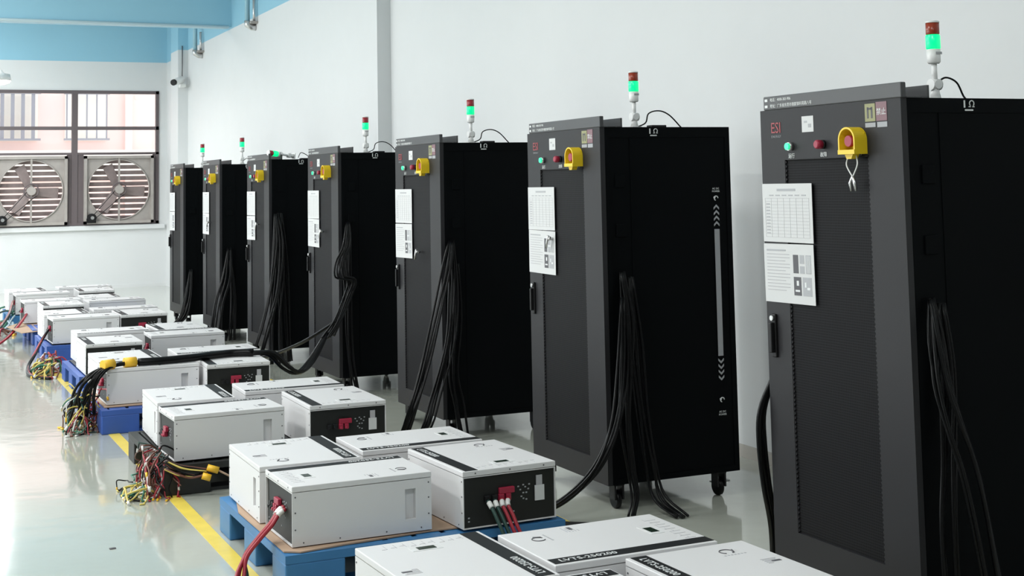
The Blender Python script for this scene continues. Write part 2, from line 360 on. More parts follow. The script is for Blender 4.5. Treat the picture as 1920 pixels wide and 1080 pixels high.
# ================================================================== CABINETS
CX, CY = .804, .901
Z0, Z1 = .13, 1.98
def make_cabinet():
    r = empty('power_test_cabinet')
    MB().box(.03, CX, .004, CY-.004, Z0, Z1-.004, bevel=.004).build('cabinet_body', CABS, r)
    # front door frame with an opening for the perforated sheet
    y0, y1, z0, z1 = .195, .735, .25, 1.767
    b = MB().box(0, .028, 0, y0, Z0, Z1).box(0, .028, y1, CY, Z0, Z1).box(0, .028, y0, y1, Z0, z0).box(0, .028, y0, y1, z1, Z1)
    dr = b.build('front_door', CAB, r)
    MB().box(.008, .02, y0, y1, z0, z1).build('perforated_sheet', PERF, dr)
    # zigzag edge of the perforation
    n = 84
    for yy, s_ in ((y0, 1), (y1, -1)):
        P = [(yy-.001*s_, z0), (yy-.001*s_, z1)]
        for k in range(n-1, -1, -1):
            za = z0+(z1-z0)*k/n; zb = z0+(z1-z0)*(k+1)/n
            P += [(yy+.0005*s_, zb), (yy+s_*.008, (za+zb)/2)]
        MB().prism(P, .002, .012, axis='x').build('perforation_edge', CAB, dr)
    MB().box(0.0-.004, .0, y0, .735, 1.767, 1.772).build('perforation_lip', BLK, dr)
    # side skin with recessed panel and vertical seam
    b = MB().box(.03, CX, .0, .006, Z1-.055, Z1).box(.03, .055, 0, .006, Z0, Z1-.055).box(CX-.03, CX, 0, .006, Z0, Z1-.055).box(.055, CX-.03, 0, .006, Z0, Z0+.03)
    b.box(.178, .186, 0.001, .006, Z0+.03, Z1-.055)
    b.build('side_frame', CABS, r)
    for z in (1.66, 1.40): MB().box(.085, .145, -.004, .004, z, z+.07, bevel=.003).build('side_latch', CABS, r)
    # plates on the top
    MB().box(-.004, .02, -.01, .87, Z1, Z1+.058, bevel=.004).box(.02, .09, -.01, .87, Z1, Z1+.004).build('top_plate', TRIM, r)
    MB().box(.125, .135, -.002, .87, Z1, Z1+.048).box(.10, .135, -.002, .87, Z1, Z1+.004).build('rear_plate', TRIM, r)
    pts = [(-.0048, .86, 2.024), (-.0048, .86, 2.002)]
    tp = text('plate_lettering', '电话：4008-303-906', .017, PRW, (-.0046, .82, 2.016), (0, -1, 0), (0, 0, 1), r)
    text('plate_lettering', '地址：广东省东莞市塘厦镇科苑路八号', .017, PRW, (-.0046, .82, 1.990), (0, -1, 0), (0, 0, 1), r)
    b = MB()
    for z in (1.99, 2.016): b.box(-.0052, -.004, .838, .858, z, z+.011)
    b.build('plate_mark', PRW, r)
    b = MB()
    for z in (1.993, 2.014): b.box(.133, .137, .01, .04, z, z+.012)
    # printed mark and controls
    text('printed_mark', 'ESI', .064, REDP, (-.0012, .826, 1.882), (0, -1, 0), (0, 0, 1), r, space=.95)
    text('printed_mark', 'ENERGY', .014, PRG, (-.0012, .822, 1.862), (0, -1, 0), (0, 0, 1), r, space=1.5)
    nt_ = MB().box(-.0016, 0, .53, .607, 1.877, 1.942).build('white_label', PAPER, r)
    MB().box(-.0022, -.0016, .545, .565, 1.895, 1.91).box(-.0022, -.0016, .572, .592, 1.915, 1.923).build('label_print', INK, nt_)
    gb = MB().cyl((-.018, .685, 1.822), (0, .685, 1.822), .017, 20).build('button_bezel', STEEL, r)
    MB().cyl((-.026, .685, 1.822), (-.016, .685, 1.822), .0145, 20).build('green_button', GLED, gb)
    rb = MB().cyl((-.012, .47, 1.823), (0, .47, 1.823), .018, 20).build('button_bezel', BLK, r)
    MB().tube([(-.040, .47, 1.823), (-.034, .47, 1.823), (-.012, .47, 1.823)], [.013, .018, .018], 20).build('red_button', RED, rb)
    # emergency stop with yellow shroud open towards the aisle
    gd = empty('stop_guard'); gd.parent = r
    bpy.data.objects.remove(gd)
    def arch(rad, n=18, zb=1.788):
        cy, cz = .250, 1.832
        return [(cy-rad, zb)]+[(cy-rad*math.cos(math.pi*k/n), cz+rad*math.sin(math.pi*k/n)) for k in range(n+1)]+[(cy+rad, zb)]
    b = MB(); A = arch(.050); B = arch(.043, zb=1.795)
    for P, Q in zip(range(len(A)-1), range(1, len(A))):
        for (xa, xb) in ((-.060, 0),):
            b.quad((xa, *A[P]), (xa, *A[Q]), (xb, *A[Q]), (xb, *A[P])); b.quad((xa, *B[P]), (xa, *B[Q]), (xb, *B[Q]), (xb, *B[P]))
            b.quad((xa, *A[P]), (xa, *A[Q]), (xa, *B[Q]), (xa, *B[P]))
    b.box(-.063, 0, .200, .300, 1.778, 1.795).box(-.010, -.001, .205, .295, 1.79, 1.86)
    b.prism([(.225, 1.778), (.275, 1.778), (.264, 1.760), (.236, 1.760)], -.05, -.02, axis='x')
    gd = b.build('stop_guard', YGRD, r)
    MB().tube([(0, .250, 1.828), (-.036, .250, 1.828), (-.038, .250, 1.828), (-.052, .250, 1.828)], [.013, .013, .023, .021], 20).build('stop_button', RED, gd)
    for y, s_ in ((.685, '运行'), (.47, '故障'), (.250, '急停')):
        text('control_lettering', s_, .022, PRW, (-.0012, y, 1.775), (0, -1, 0), (0, 0, 1), r, align='CENTER')
    # warning stickers
    b = MB().box(-.0016, 0, .145, .205, 1.90, 1.968)
    st = b.build('warning_sticker', STKY, r)
    b = MB()
    for yy in (.16, .183): b.box(-.0024, -.0016, yy, yy+.009, 1.912, 1.955)
    b.box(-.0024, -.0016, .163, .19, 1.945, 1.952)
    b.build('sticker_symbol', INKD, st)
    st = MB().box(-.0016, 0, .078, .14, 1.90, 1.972).build('warning_sticker', STKP, r)
    text('sticker_symbol', '禁止', .028, PRW, (-.0022, .137, 1.925), (0, -1, 0), (0, 0, 1), st)
    b = MB().box(-.0016, 0, .145, .205, 1.878, 1.895).box(-.0016, 0, .078, .135, 1.876, 1.896)
    b.build('sticker_strip', PRG, r)
    # swing handle
    hb = MB().box(-.012, 0, .828, .858, .945, 1.125, bevel=.004).build('door_handle', BLK, r)
    MB().box(-.030, -.012, .834, .852, .965, 1.09, bevel=.004).build('handle_lever', BLK, hb)
    MB().cyl((-.022, .843, 1.108), (-.012, .843, 1.108), .011, 14).build('lock_cylinder', STEEL, hb)
    # graphics on the near side
    def side(mb, nm, m): return mb.build(nm, m, r)
    b = MB(); cx = .706
    b.box(cx-.016, cx+.016, -.0014, 0, .745, 1.425)
    for k in range(4):
        for sgn, zz in ((1, 1.44+k*.030), (-1, .732-k*.030)):
            P = [(cx-.017, zz), (cx, zz+.016*sgn), (cx+.017, zz), (cx+.017, zz+.012*sgn), (cx, zz+.028*sgn), (cx-.017, zz+.012*sgn)]
            b.prism(P[::1], -.0014, .0, axis='y')
    side(b, 'arrow_stripe', PRG)
    text('side_lettering', 'AC DC', .014, PRW, (cx, -.0012, 1.640), (1, 0, 0), (0, 0, 1), r, align='CENTER')
    text('side_lettering', 'POWER', .014, PRW, (cx, -.0012, 1.625), (1, 0, 0), (0, 0, 1), r, align='CENTER')
    text('side_lettering', 'AC DC', .014, PRW, (cx, -.0012, .445), (1, 0, 0), (0, 0, 1), r, align='CENTER')
    text('side_lettering', 'POWER', .014, PRW, (cx, -.0012, .430), (1, 0, 0), (0, 0, 1), r, align='CENTER')
    b = MB()
    for z in (1.592, .512):
        b.tube([(cx+.012*math.cos(a*.55), -.002, z+.012*math.sin(a*.55)) for a in range(0, 9)], .003, 6)
        b.cyl((cx-.010, -.003, z+.004), (cx-.010, 0, z+.004), .006, 10)
    side(b, 'side_symbol', PRW)
    b = MB().box(.300, .307, -.0014, 0, 1.944, 1.972)
    b.tube([(.338+.011*math.cos(a), -.002, 1.960+.011*math.sin(a)) for a in [R(-50+k*28) for k in range(11)]], .0022, 6)
    b.box(.324, .334, -.0014, 0, 1.946, 1.950).box(.342, .352, -.0014, 0, 1.946, 1.950).box(.305, .345, -.0014, 0, 1.932, 1.938)
    side(b, 'side_symbol', PRW)
    # casters
    for x in (.075, .70):
        for y in (.05, .85):
            c = MB().box(x-.03, x+.03, y-.03, y+.03, .12, .132).box(x-.028, x-.018, y-.03, y+.03, .05, .12).box(x+.018, x+.028, y-.03, y+.03, .05, .12).build('caster', BLK, r)
            MB().tube([(x-.015, y+.012, .047), (x-.011, y+.012, .047), (x+.011, y+.012, .047), (x+.015, y+.012, .047)], [.040, .047, .047, .040], 20).build('caster_wheel', RUB, c)
    # tower light
    tw = MB().box(-.028, .028, -.03, .03, 0, .008).tube([(0, 0, .008), (0, 0, .03), (0, 0, .05)], [.022, .017, .015], 16).cyl((-.022, 0, .062), (.022, 0, .062), .022, 18).cyl((0, -.022, .062), (0, .022, .062), .018, 18).cyl((0, 0, .07), (0, 0, .145), .011, 14)
    tw = tw.build('tower_light', WHT2, r, loc=(.29, .14, Z1))
    MB().tube([(0, 0, .143), (0, 0, .149), (0, 0, .199)], [.020, .0255, .0265], 24).build('tower_base', WHT2, tw)
    MB().box(-.012, .018, -.0275, -.026, .178, .188).build('tower_print', INK, tw)
    MB().tube([(0, 0, .199), (0, 0, .204), (0, 0, .252), (0, 0, .256)], [.025, .028, .028, .025], 24).build('green_lens', LENSG, tw)
    MB().tube([(0, 0, .256), (0, 0, .260), (0, 0, .302)], [.024, .026, .026], 24).build('red_lens', LENSR, tw)
    MB().tube([(0, 0, .302), (0, 0, .308), (0, 0, .311)], [.027, .027, .02], 24).build('tower_cap', WHT2, tw)
    return r
cab = make_cabinet()
cab_y = [4.031, 6.401, 8.715, 11.043, 13.328, 15.544, 17.643]
cab_lab = ['black test cabinet nearest the viewer, cut off by the right edge',
           'black test cabinet second from the viewer, with grey arrow stripe on its side',
           'black test cabinet third from the viewer, middle of the row',
           'black test cabinet fourth from the viewer, knotted cable bundle on its side',
           'black test cabinet whose tower light lies toppled on its top',
           'black test cabinet second from the far end of the row',
           'black test cabinet at the far end of the row']
cabs = []
for i, y in enumerate(cab_y):
    c = cab if i == 0 else copy_tree(cab)
    tag(c, cab_lab[i], 'cabinet', 'black test cabinets along the right wall'); c.location = (3.404, y, 0); cabs.append(c)
def child(c, nm): return [o for o in c.children if o.name.split('.')[0] == nm]
for i, c in enumerate(cabs):
    for tw in child(c, 'tower_light'):
        if i == 4: tw.location = (.30, .12, Z1+.035); tw.rotation_euler = (R(8), R(-84), R(12)); tw.location.x = .285
        if i == 6: tw.location = (.27, .14, Z1)
        if i > 1:
            for l in child(tw, 'red_lens'):
                if i == 2:
                    me = l.data.copy(); me.materials[0] = LENSD; md = me
                l.data = md
    # cable from the tower light
    if i == 0: P = [(.31, .15, 2.05), (.345, .14, 2.07), (.38, .12, 2.05), (.40, .11, 2.0), (.405, .1, Z1+.003)]
    elif i == 4: P = [(.33, .12, 2.00), (.38, .2, 2.05), (.45, .25, 2.03), (.50, .2, Z1+.01), (.56, .15, 2.04), (.62, .12, 2.03), (.68, .1, Z1+.003)]
    elif i < 5: P = [(.31, .15, Z1+.006), (.36, .14, 2.01), (.38, .14, 2.06), (.44, .13, 2.075), (.50, .12, 2.05), (.56, .10, Z1+.002)]
    else: P = [(.30, .15, 2.02), (.36, .14, 2.05), (.42, .12, Z1+.002)]
    MB().tube(spline(P, 5), .004, 6).build('tower_cable', RUB, c)
    if i: MB().box(.33, .42, .02, .08, Z1-.004, Z1+.012, bevel=.003).build('cable_gland', BLK, c)
# key loop hanging from the stop guard of the nearest cabinet
kl = MB().tube(spline([(-.030, .272, 1.778), (-.035, .285, 1.74), (-.035, .263, 1.705), (-.034, .252, 1.695), (-.035, .240, 1.705), (-.035, .219, 1.74), (-.030, .232, 1.778)], 6), .0028, 6).build('key_loop', WHT2, cabs[0])
for a, c_ in ((.268, STEEL), (.240, STEEL)):
    MB().tube([(-.034, .252, 1.697), (-.034, a, 1.667), (-.033, a-.003, 1.637)], [.004, .008, .004], 6).build('key', c_, kl)
# keys left in the doors of the middle cabinets
for i, (y, z) in ((1, (.585, 1.36)), (2, (.40, 1.21)), (3, (.42, 1.30)), (4, (.40, 1.32)), (5, (.50, 1.30))):
    b = MB().tube([(0, y, z+.02), (-.03, y, z+.02)], .008, 8).tube([(-.03, y, z+.04), (-.035, y+.01, z), (-.03, y+.03, z-.03)], .007, 6).tube([(-.03, y+.01, z+.01), (-.03, y-.025, z+.03)], .006, 6)
    b.build('key_bunch', STEEL, cabs[i])

# ------------------------------------------------------------------ papers taped on the doors
def make_paper(kind):
    if kind == 'table':
        o = MB().box(-.0018, 0, 0, .345, 0, .243).build('paper_sheet', PAPER)
        b = MB()
        for k in range(13): b.box(-.0024, -.0018, .02, .325, .02+k*.0135, .0212+k*.0135)
        for k in range(8): b.box(-.0024, -.0018, .02+k*.0435, .0212+k*.0435, .02, .182)
        b.build('ruled_table', INKL, o)
        b = MB().box(-.0025, -.0018, .11, .24, .212, .222)
        for k in range(6): b.box(-.0025, -.0018, .04+k*.045, .07+k*.045, .192, .197)
        b.build('heading', INK, o)
        b = MB()
        for k in range(10): b.box(-.0024, -.0018, .293, .318, .035+k*.0135, .039+k*.0135)
        b.build('written_entries', INK, o)
    else:
        o = MB().box(-.0018, 0, 0, .345, 0, .243).build('instruction_sheet', PAPER)
        b = MB()
        for k in range(12): b.box(-.0024, -.0018, .165+.03*(k % 3 == 0), .325, .05+k*.0135, .053+k*.0135)
        b.build('text_lines', INKL, o)
        MB().box(-.0025, -.0018, .19, .325, .213, .220).build('heading', INK, o)
        for k, (ya, yb, za, zb) in enumerate(((.105, .14, .125, .20), (.065, .095, .165, .20), (.065, .095, .125, .155), (.02, .055, .125, .20), (.09, .14, .035, .11), (.02, .08, .035, .11))):
            m = (INKD, INK, INK, INK, INKD, INK)[k]
            MB().box(-.0026, -.0018, ya, yb, za, zb).build('printed_photo', m, o)
        b = MB()
        for k in range(5): b.box(-.0032, -.0026, .022+k*.006, .024+k*.006, .128, .197)
        b.box(-.0032, -.0026, .03, .05, .06, .07).box(-.0032, -.0026, .055, .065, .07, .09).box(-.0032, -.0026, .10, .13, .05, .058).box(-.0032, -.0026, .105, .12, .075, .095)
        b.build('photo_detail', PRW, o)
    return o
pt, pi_ = make_paper('table'), make_paper('info')
ordn = ['nearest cabinet', 'second cabinet from the viewer', 'third cabinet from the viewer', 'fourth cabinet from the viewer', 'fifth cabinet from the viewer', 'second cabinet from the far end', 'farthest cabinet']
for i, y in enumerate(cab_y):
    for proto, z, lb, g, rx in ((pt, 1.426, 'ruled white record sheet taped on the door of the ', 'record sheets on the cabinet doors', 0), (pi_, 1.178, 'white instruction sheet with grey photos on the ', 'instruction sheets on the cabinet doors', .6)):
        o = proto if i == 0 else copy_tree(proto)
        tag(o, lb+ordn[i], 'paper', g); o.location = (3.404-.0012, y+.556-.01*(i % 2)*0, z); o.rotation_euler = (R(rx*(1 if i % 2 else -1)), 0, 0)

# ================================================================== BATTERY / INVERTER UNITS
UL, UW, UH = .64, .46, .25
def make_unit():
    r = empty('inverter_unit')
    X, Y, H_ = UW/2, UL/2, UH
    zt = H_-.026
    # housing with recessed terminal bay and a recessed grip
    b = MB(); q = b.quad
    q((-X, -Y, 0), (-X, Y, 0), (X, Y, 0), (X, -Y, 0)); q((-X, -Y, zt), (X, -Y, zt), (X, Y, zt), (-X, Y, zt))
    q((-X, -Y, 0), (-X, -Y, zt), (-X, Y, zt), (-X, Y, 0)); q((-X, Y, 0), (-X, Y, zt), (X, Y, zt), (X, Y, 0))
    gy0, gy1, gz0, gz1, gd = Y-.125, Y-.075, .055, .185, .03
    ys = [-Y, gy0, gy1, Y]; zs = [0, gz0, gz1, zt]
    for i in range(3):
        for j in range(3):
            if i == 1 and j == 1: continue
            q((X, ys[i], zs[j]), (X, ys[i+1], zs[j]), (X, ys[i+1], zs[j+1]), (X, ys[i], zs[j+1]))
    xg = X-gd
    q((xg, gy0, gz0), (xg, gy1, gz0), (xg, gy1, gz1), (xg, gy0, gz1))
    q((X, gy0, gz0), (xg, gy0, gz0), (xg, gy0, gz1), (X, gy0, gz1)); q((X, gy1, gz0), (xg, gy1, gz0), (xg, gy1, gz1), (X, gy1, gz1))
    q((X, gy0, gz0), (X, gy1, gz0), (xg, gy1, gz0), (xg, gy0, gz0)); q((X, gy0, gz1), (X, gy1, gz1), (xg, gy1, gz1), (xg, gy0, gz1))
    e = .004; d = .03
    xs2 = [-X, -X+e, X-e, X]; zs2 = [0, e, zt-e, zt]
    for i in range(3):
        for j in range(3):
            if i == 1 and j == 1: continue
            q((xs2[i], -Y, zs2[j]), (xs2[i+1], -Y, zs2[j]), (xs2[i+1], -Y, zs2[j+1]), (xs2[i], -Y, zs2[j+1]))
    a0, a1, c0, c1 = -X+e, X-e, e, zt-e
    q((a0, -Y, c0), (a0, -Y+d, c0), (a0, -Y+d, c1), (a0, -Y, c1)); q((a1, -Y, c0), (a1, -Y+d, c0), (a1, -Y+d, c1), (a1, -Y, c1))
    q((a0, -Y, c0), (a1, -Y, c0), (a1, -Y+d, c0), (a0, -Y+d, c0)); q((a0, -Y, c1), (a1, -Y, c1), (a1, -Y+d, c1), (a0, -Y+d, c1))
    q((a0, -Y+d, c0), (a1, -Y+d, c0), (a1, -Y+d, c1), (a0, -Y+d, c1))
    bmesh.ops.remove_doubles(b.bm, verts=b.bm.verts, dist=1e-5)
    b.build('housing', WHT, r)
    tp = MB().box(a0, a1, -Y+.010, -Y+.028, c0, c1).build('terminal_panel', TERM, r)
    MB().box(-X-.001, X+.001, -Y-.001, Y+.001, zt+.002, H_, bevel=.003).build('top_cover', WHT, r)
    MB().box(-X+.014, -X+.075, -Y+.004, Y-.006, H_, H_+.0012).build('label_band', BLK, r)
    text('band_lettering', 'LVTS-250200', .040, PRW, (-X+.030, Y-.035, H_+.0016), (0, -1, 0), (1, 0, 0), r, space=1.02)
    # display
    ds = MB().box(-.035, .075, -Y+.095, -Y+.150, H_, H_+.0012).build('display_bezel', PAPER, r)
    MB().box(-.015, .05, -Y+.105, -Y+.140, H_+.0012, H_+.002).build('display', LCD, ds)
    # printed ring mark, name line and caption
    b = MB().tube([(.10+.024*math.cos(R(a)), Y-.10+.024*math.sin(R(a)), H_+.0005) for a in range(-60, 241, 15)], .0022, 6)
    b.tube([(.118, Y-.118, H_+.0005), (.128, Y-.090, H_+.0005)], .0035, 6)
    b.build('ring_mark', INKD, r)
    b = MB()
    for k in range(7): b.box(.065+k*.013, .073+k*.013, Y-.145, Y-.138, H_, H_+.0008)
    for k in range(5): b.box(.14, .20-.01*k, Y-.24-k*.012, Y-.236-k*.012, H_, H_+.0008)
    b.build('caption', INKL, r)
    b = MB().box(.165, .20, -.015+.06, .0+.06, H_, H_+.0009)
    b.build('certification_print', INKD, r)
    b = MB()
    for k in range(9):
        b.box(-.14+k*.035, -.138+k*.035, -Y+.03, -Y+.075, H_, H_+.0008); b.box(-.14+k*.035, -.12+k*.035, -Y+.055+.01*(k % 3), -Y+.057+.01*(k % 3), H_, H_+.0008)
    b.build('diagram_print', INKL, r)
    # screws on skirt, side and end edges
    b = MB()
    for x in (-.17, 0, .17): b.cyl((x, -Y-.0025, H_-.012), (x, -Y-.0008, H_-.012), .0035, 8)
    for y_ in (-Y+.05, -Y/3, Y/3, Y-.05): b.cyl((X+.0002, y_, .014), (X+.0016, y_, .014), .0032, 8); b.cyl((-X-.0016, y_, .014), (-X-.0002, y_, .014), .0032, 8)
    for y_ in (-Y+.014, Y-.014):
        for z in (.07, .14, .205): b.cyl((X+.0002, y_, z), (X+.0016, y_, z), .0035, 8); b.cyl((-X-.0016, y_, z), (-X-.0002, y_, z), .0035, 8)
    b.build('screws', INKD, r)
    # terminals on the panel
    yp = -Y+.010
    for x, m in ((-.115, BLK), (-.080, BLK), (-.045, RED), (-.012, RED)):
        k = MB().box(x-.012, x+.012, yp-.022, yp, .105, .135, bevel=.003).cyl((x, yp-.03, .112), (x, yp-.005, .112), .007, 10).build('terminal', m, tp)
    MB().box(-.055, .02, yp-.018, yp, .135, .162, bevel=.003).build('terminal_cover', RED, tp)
    b = MB()
    for x, z in ((.045, .155), (.055, .14), (.07, .16), (.08, .15), (.07, .125), (.085, .125), (.095, .14), (.07, .10), (.085, .095), (.10, .16), (.06, .11), (.02, .05), (-.20, .03), (-.20, .045)):
        b.box(x-.004, x+.004, yp-.002, yp, z-.003, z+.003)
    b.build('port_lettering', PRG, tp)
    tg = MB().box(.135, .165, yp-.004, yp, .150, .195).build('tag_strap', INKL, tp)
    MB().box(.125, .172, yp-.010, yp-.005, .085, .152).build('hanging_tag', PAPER, tp)
    return r
unit = make_unit()
ROT = dict(L=-90, B=180, R=90, F=0)
units = [
('A1','L',1.893,6.035,0.9,.634,.423),('A2','B',1.803,6.622,-0.4,.634,.478),('A3','R',2.403,6.642,0.2,.622,.429),('A4','F',2.547,6.066,2.6,.628,.464),
('B1','L',1.796,8.168,1.9,.637,.413),('B2','B',1.728,8.806,-1.5,.63,.466),('B3','R',2.382,8.868,-1.8,.636,.423),('B4','F',2.487,8.221,-0.8,.664,.463),
('C1','L',1.769,10.505,0.3,.655,.45),('C2','B',1.694,11.092,0.0,.64,.473),('C3','R',2.389,11.137,-1.1,.648,.451),('C4','F',2.366,10.42,-2.5,.613,.46),
('D1','F',1.753,12.363,-0.1,.64,.466),('D2','R',1.879,13.185,0.1,.638,.46),('D4','L',2.448,12.653,-1.4,.643,.444),('D3','F',2.474,13.25,0.2,.64,.421),
('E1','L',1.855,14.94,1.5,.653,.46),('E2','B',1.73,15.53,0.2,.64,.462),('E3','R',2.373,15.66,-1.5,.68,.447),('E4','F',2.438,15.03,0,.64,.475),
('F1','F',1.833,16.764,0,.64,.448),('F2','L',1.794,17.471,1.2,.643,.465),('F3','B',2.384,17.64,0.2,.64,.431),('F4','R',2.463,16.96,1.0,.645,.473),
('G1','L',1.813,18.771,0.4,.657,.455),('G2','B',1.676,19.36,0.9,.646,.475),('G3','R',2.438,19.58,-0.1,.687,.46),('G4','F',2.484,18.90,-1.0,.637,.449),
('Z2','B',1.757,4.427,1.4,.64,.474),('Z3','R',2.347,4.441,0.9,.635,.46),('Z4','F',2.521,3.86,1.4,.64,.47),('Z1','L',1.86,3.87,1.0,.634,.43)]
PN = dict(Z='nearest pallet', A='bright blue pallet', B='black pallet', C='royal blue pallet', D='fifth pallet', E='sixth pallet', F='seventh pallet', G='farthest pallet')
first = True
for k, o_, x, y, th, L, W in units:
    u = unit if first else copy_tree(unit); first = False
    left, front = x < 2.1, k[1] in '14' if k[0] not in 'DF' else k in ('D1', 'D4', 'F1', 'F4')
    pos = ('front' if front else 'rear')+'-'+('left' if left else 'right')
    fac = dict(L='terminals facing the aisle', F='terminals facing the viewer', R='terminals facing the cabinets', B='terminals facing away')[o_]
    tag(u, 'white inverter unit, %s, %s of four on the %s' % (fac, pos, PN[k[0]]), 'inverter unit', 'white inverter units on the '+PN[k[0]])
    u.location = (x, y, .178); u.rotation_euler = (0, 0, R(ROT[o_]+th)); u.scale = (W/UW, L/UL, 1)

# ------------------------------------------------------------------ pallets (moulded decks on nine hollow feet)
PXL, PYL, PZ = 1.30, 1.25, .165
def make_pallet():
    r = empty('plastic_pallet')
    b = MB().box(0, PXL, 0, .05, PZ-.035, PZ).box(0, PXL, PYL-.05, PYL, PZ-.035, PZ).box(0, .05, .05, PYL-.05, PZ-.035, PZ).box(PXL-.05, PXL, .05, PYL-.05, PZ-.035, PZ)
    b.build('deck_rim', PBLUE, r)
    for k in range(9):
        x = .065+k*.135
        MB().box(x, min(x+.11, PXL-.055), .05, PYL-.05, PZ-.03, PZ-.001).build('deck_slat', PBLUE, r)
    for x0, x1 in ((.0, .26), (.52, .78), (1.04, 1.30)):
        for y0, y1 in ((0, .22), (.515, .735), (1.03, 1.25)):
            MB().box(x0, x1, y0, y1, 0, PZ-.034, bevel=.008).build('foot', PBLUE, r)
    for y0 in (.02, .545, 1.06):
        MB().box(.01, PXL-.01, y0+.02, y0+.15, .0, .018).build('runner', PBLUE, r)
    return r
pal = make_pallet()
pl_pos = [('Z', 1.54, 3.52, 0, PBLUE, 'bright blue plastic pallet hidden under the nearest four units'), ('A', 1.530, 5.745, 0, PBLUE, 'bright blue plastic pallet with open feet and cardboard on top'),
          ('B', 1.42, 7.90, 0, PBLK, 'black plastic pallet behind the yellow floor line'), ('C', 1.385, 10.10, 0, PROY, 'royal blue plastic pallet under the taped cable harness'),
          ('D', 1.47, 12.05, 0, PROY, 'blue plastic pallet, fifth from the viewer'), ('E', 1.47, 14.62, 0, PROY, 'blue plastic pallet beside the green and yellow wires'),
          ('F', 1.50, 16.44, 0, PROY, 'blue plastic pallet with brown cardboard hanging over its corner'), ('G', 1.42, 18.52, 0, PBLUE, 'farthest blue plastic pallet near the window wall')]
cache = {}
for i, (k, x, y, a, m, lb) in enumerate(pl_pos):
    p = pal if i == 0 else copy_tree(pal)
    tag(p, lb, 'pallet', 'plastic pallets under the inverter units'); p.location = (x, y, 0)
    if m is not PBLUE:
        for c in p.children:
            key = (c.data.name, m.name)
            if key not in cache:
                me = c.data.copy(); me.materials[0] = m; cache[key] = me
            c.data = cache[key]
# cardboard sheets on the pallets
def card(name, pts, z, label, drop=None, m=None):
    b = MB().prism(pts, z, z+.006)
    if drop: b.prism(*drop)
    return tag(b.build(name, m or CARD), label, 'cardboard' if not m else 'liner')
card('cardboard_sheet', [(1.538, 5.80), (1.60, 5.757), (1.80, 5.79), (2.2, 5.83), (2.78, 5.80), (2.78, 6.93), (1.60, 6.96), (1.532, 6.6)], .167, 'brown cardboard sheet between bright blue pallet and its units')
card('liner_sheet', [(1.50, 7.98), (2.68, 7.98), (2.68, 9.1), (1.50, 9.1)], .167, 'dark liner sheet on the black pallet', m=BLK)
card('cardboard_sheet', [(1.42, 10.22), (2.62, 10.22), (2.62, 11.3), (1.42, 11.3)], .167, 'flat cardboard sheet on the royal blue pallet')
for (x, y, lb) in ((1.545, 3.6, 'dark liner sheet on the nearest pallet'), (1.53, 12.10, 'dark liner sheet on the fifth pallet'), (1.53, 14.70, 'dark liner sheet on the sixth pallet'), (1.48, 18.57, 'dark liner sheet on the farthest pallet')):
    card('liner_sheet', [(x, y), (x+1.2, y), (x+1.2, y+1.15), (x, y+1.15)], .167, lb, m=BLK)
b = MB(); P = [(1.27, 17.05, .165), (1.38, 16.35, .15), (1.80, 16.42, .172), (1.80, 17.6, .172), (1.50, 17.6, .172)]
P2 = [(x, y, z-.006) for x, y, z in P]
b.quad(*P); b.quad(*P2[::-1])
for i in range(5): j = (i+1) % 5; b.quad(P[i], P[j], P2[j], P2[i])
tag(b.build('cardboard_flap', CARD), 'brown cardboard flap jutting into the aisle below the far units', 'cardboard')

# ================================================================== CABLES
def bundle(name, label, paths, n, rad, spread, cat='cable bundle', group=None, mats=(RUB,), cname='cable', taper=None):
    side = [c for c in cab_y if c-.02 < paths[0][0][1] < c+.01] if group else []
    root = tag(empty(name, tuple(paths[0][0])), label, cat, group); o0 = Vector(paths[0][0])
    for P in paths:
        for k in range(n):
            ph = rnd.random()*6.28; Q = []
            for j, p in enumerate(P):
                s_ = spread*(.35 if j == 0 else 1)*(taper[j] if taper else 1)
                ph += rnd.uniform(-.6, .6)
                q = Vector(p)+Vector((math.cos(ph)*s_, math.sin(ph)*s_*.35, math.sin(ph+.8)*s_*.25))
                if p[2] < .06: q.z = max(rad+.001, p[2])
                if side: q.y = min(q.y, side[0]-rad*1.2)
                Q.append(q-o0)
            MB().tube(spline(Q, 5), rad*rnd.uniform(.85, 1.15), 7).build(cname, mats[k % len(mats)], root)
    return root
g = 'black cable bundles hanging on the cabinet sides'
bundle('cable_bundle', 'black cables hanging down the side of the nearest cabinet', [
    [(3.49, 4.015, 1.24), (3.47, 3.97, 1.09), (3.46, 3.94, .94), (3.48, 3.91, .8), (3.52, 3.88, .61), (3.56, 3.85, .28), (3.60, 3.84, .01)],
    [(3.54, 4.015, 1.22), (3.53, 3.99, .97), (3.50, 3.97, .67), (3.47, 3.95, .42), (3.48, 3.94, .01)]], 6, .0075, .035, group=g)
bundle('cable_bundle', 'thin black cables behind the far edge of the nearest cabinet', [
    [(3.44, 4.945, .86), (3.385, 4.96, .72), (3.382, 4.97, .58), (3.405, 4.98, .40), (3.44, 4.99, .22), (3.45, 5.0, .01)]], 5, .009, .016, group=g)
bundle('cable_bundle', 'black cables fanning down the side of the second cabinet from the viewer', [
    [(3.51, 6.39, 1.22), (3.52, 6.36, .97), (3.49, 6.34, .7), (3.46, 6.32, .47), (3.47, 6.3, .23), (3.47, 6.27, .10), (3.43, 6.24, .01)],
    [(3.56, 6.39, 1.19), (3.57, 6.36, .83), (3.58, 6.34, .53), (3.61, 6.32, .26), (3.63, 6.28, .08), (3.66, 6.10, .01)],
    [(3.50, 6.37, 1.09), (3.46, 6.32, .72), (3.38, 6.26, .46), (3.27, 6.25, .27), (3.13, 6.30, .13), (2.98, 6.35, .05), (2.88, 6.45, .02)]], 6, .0075, .034, group=g)
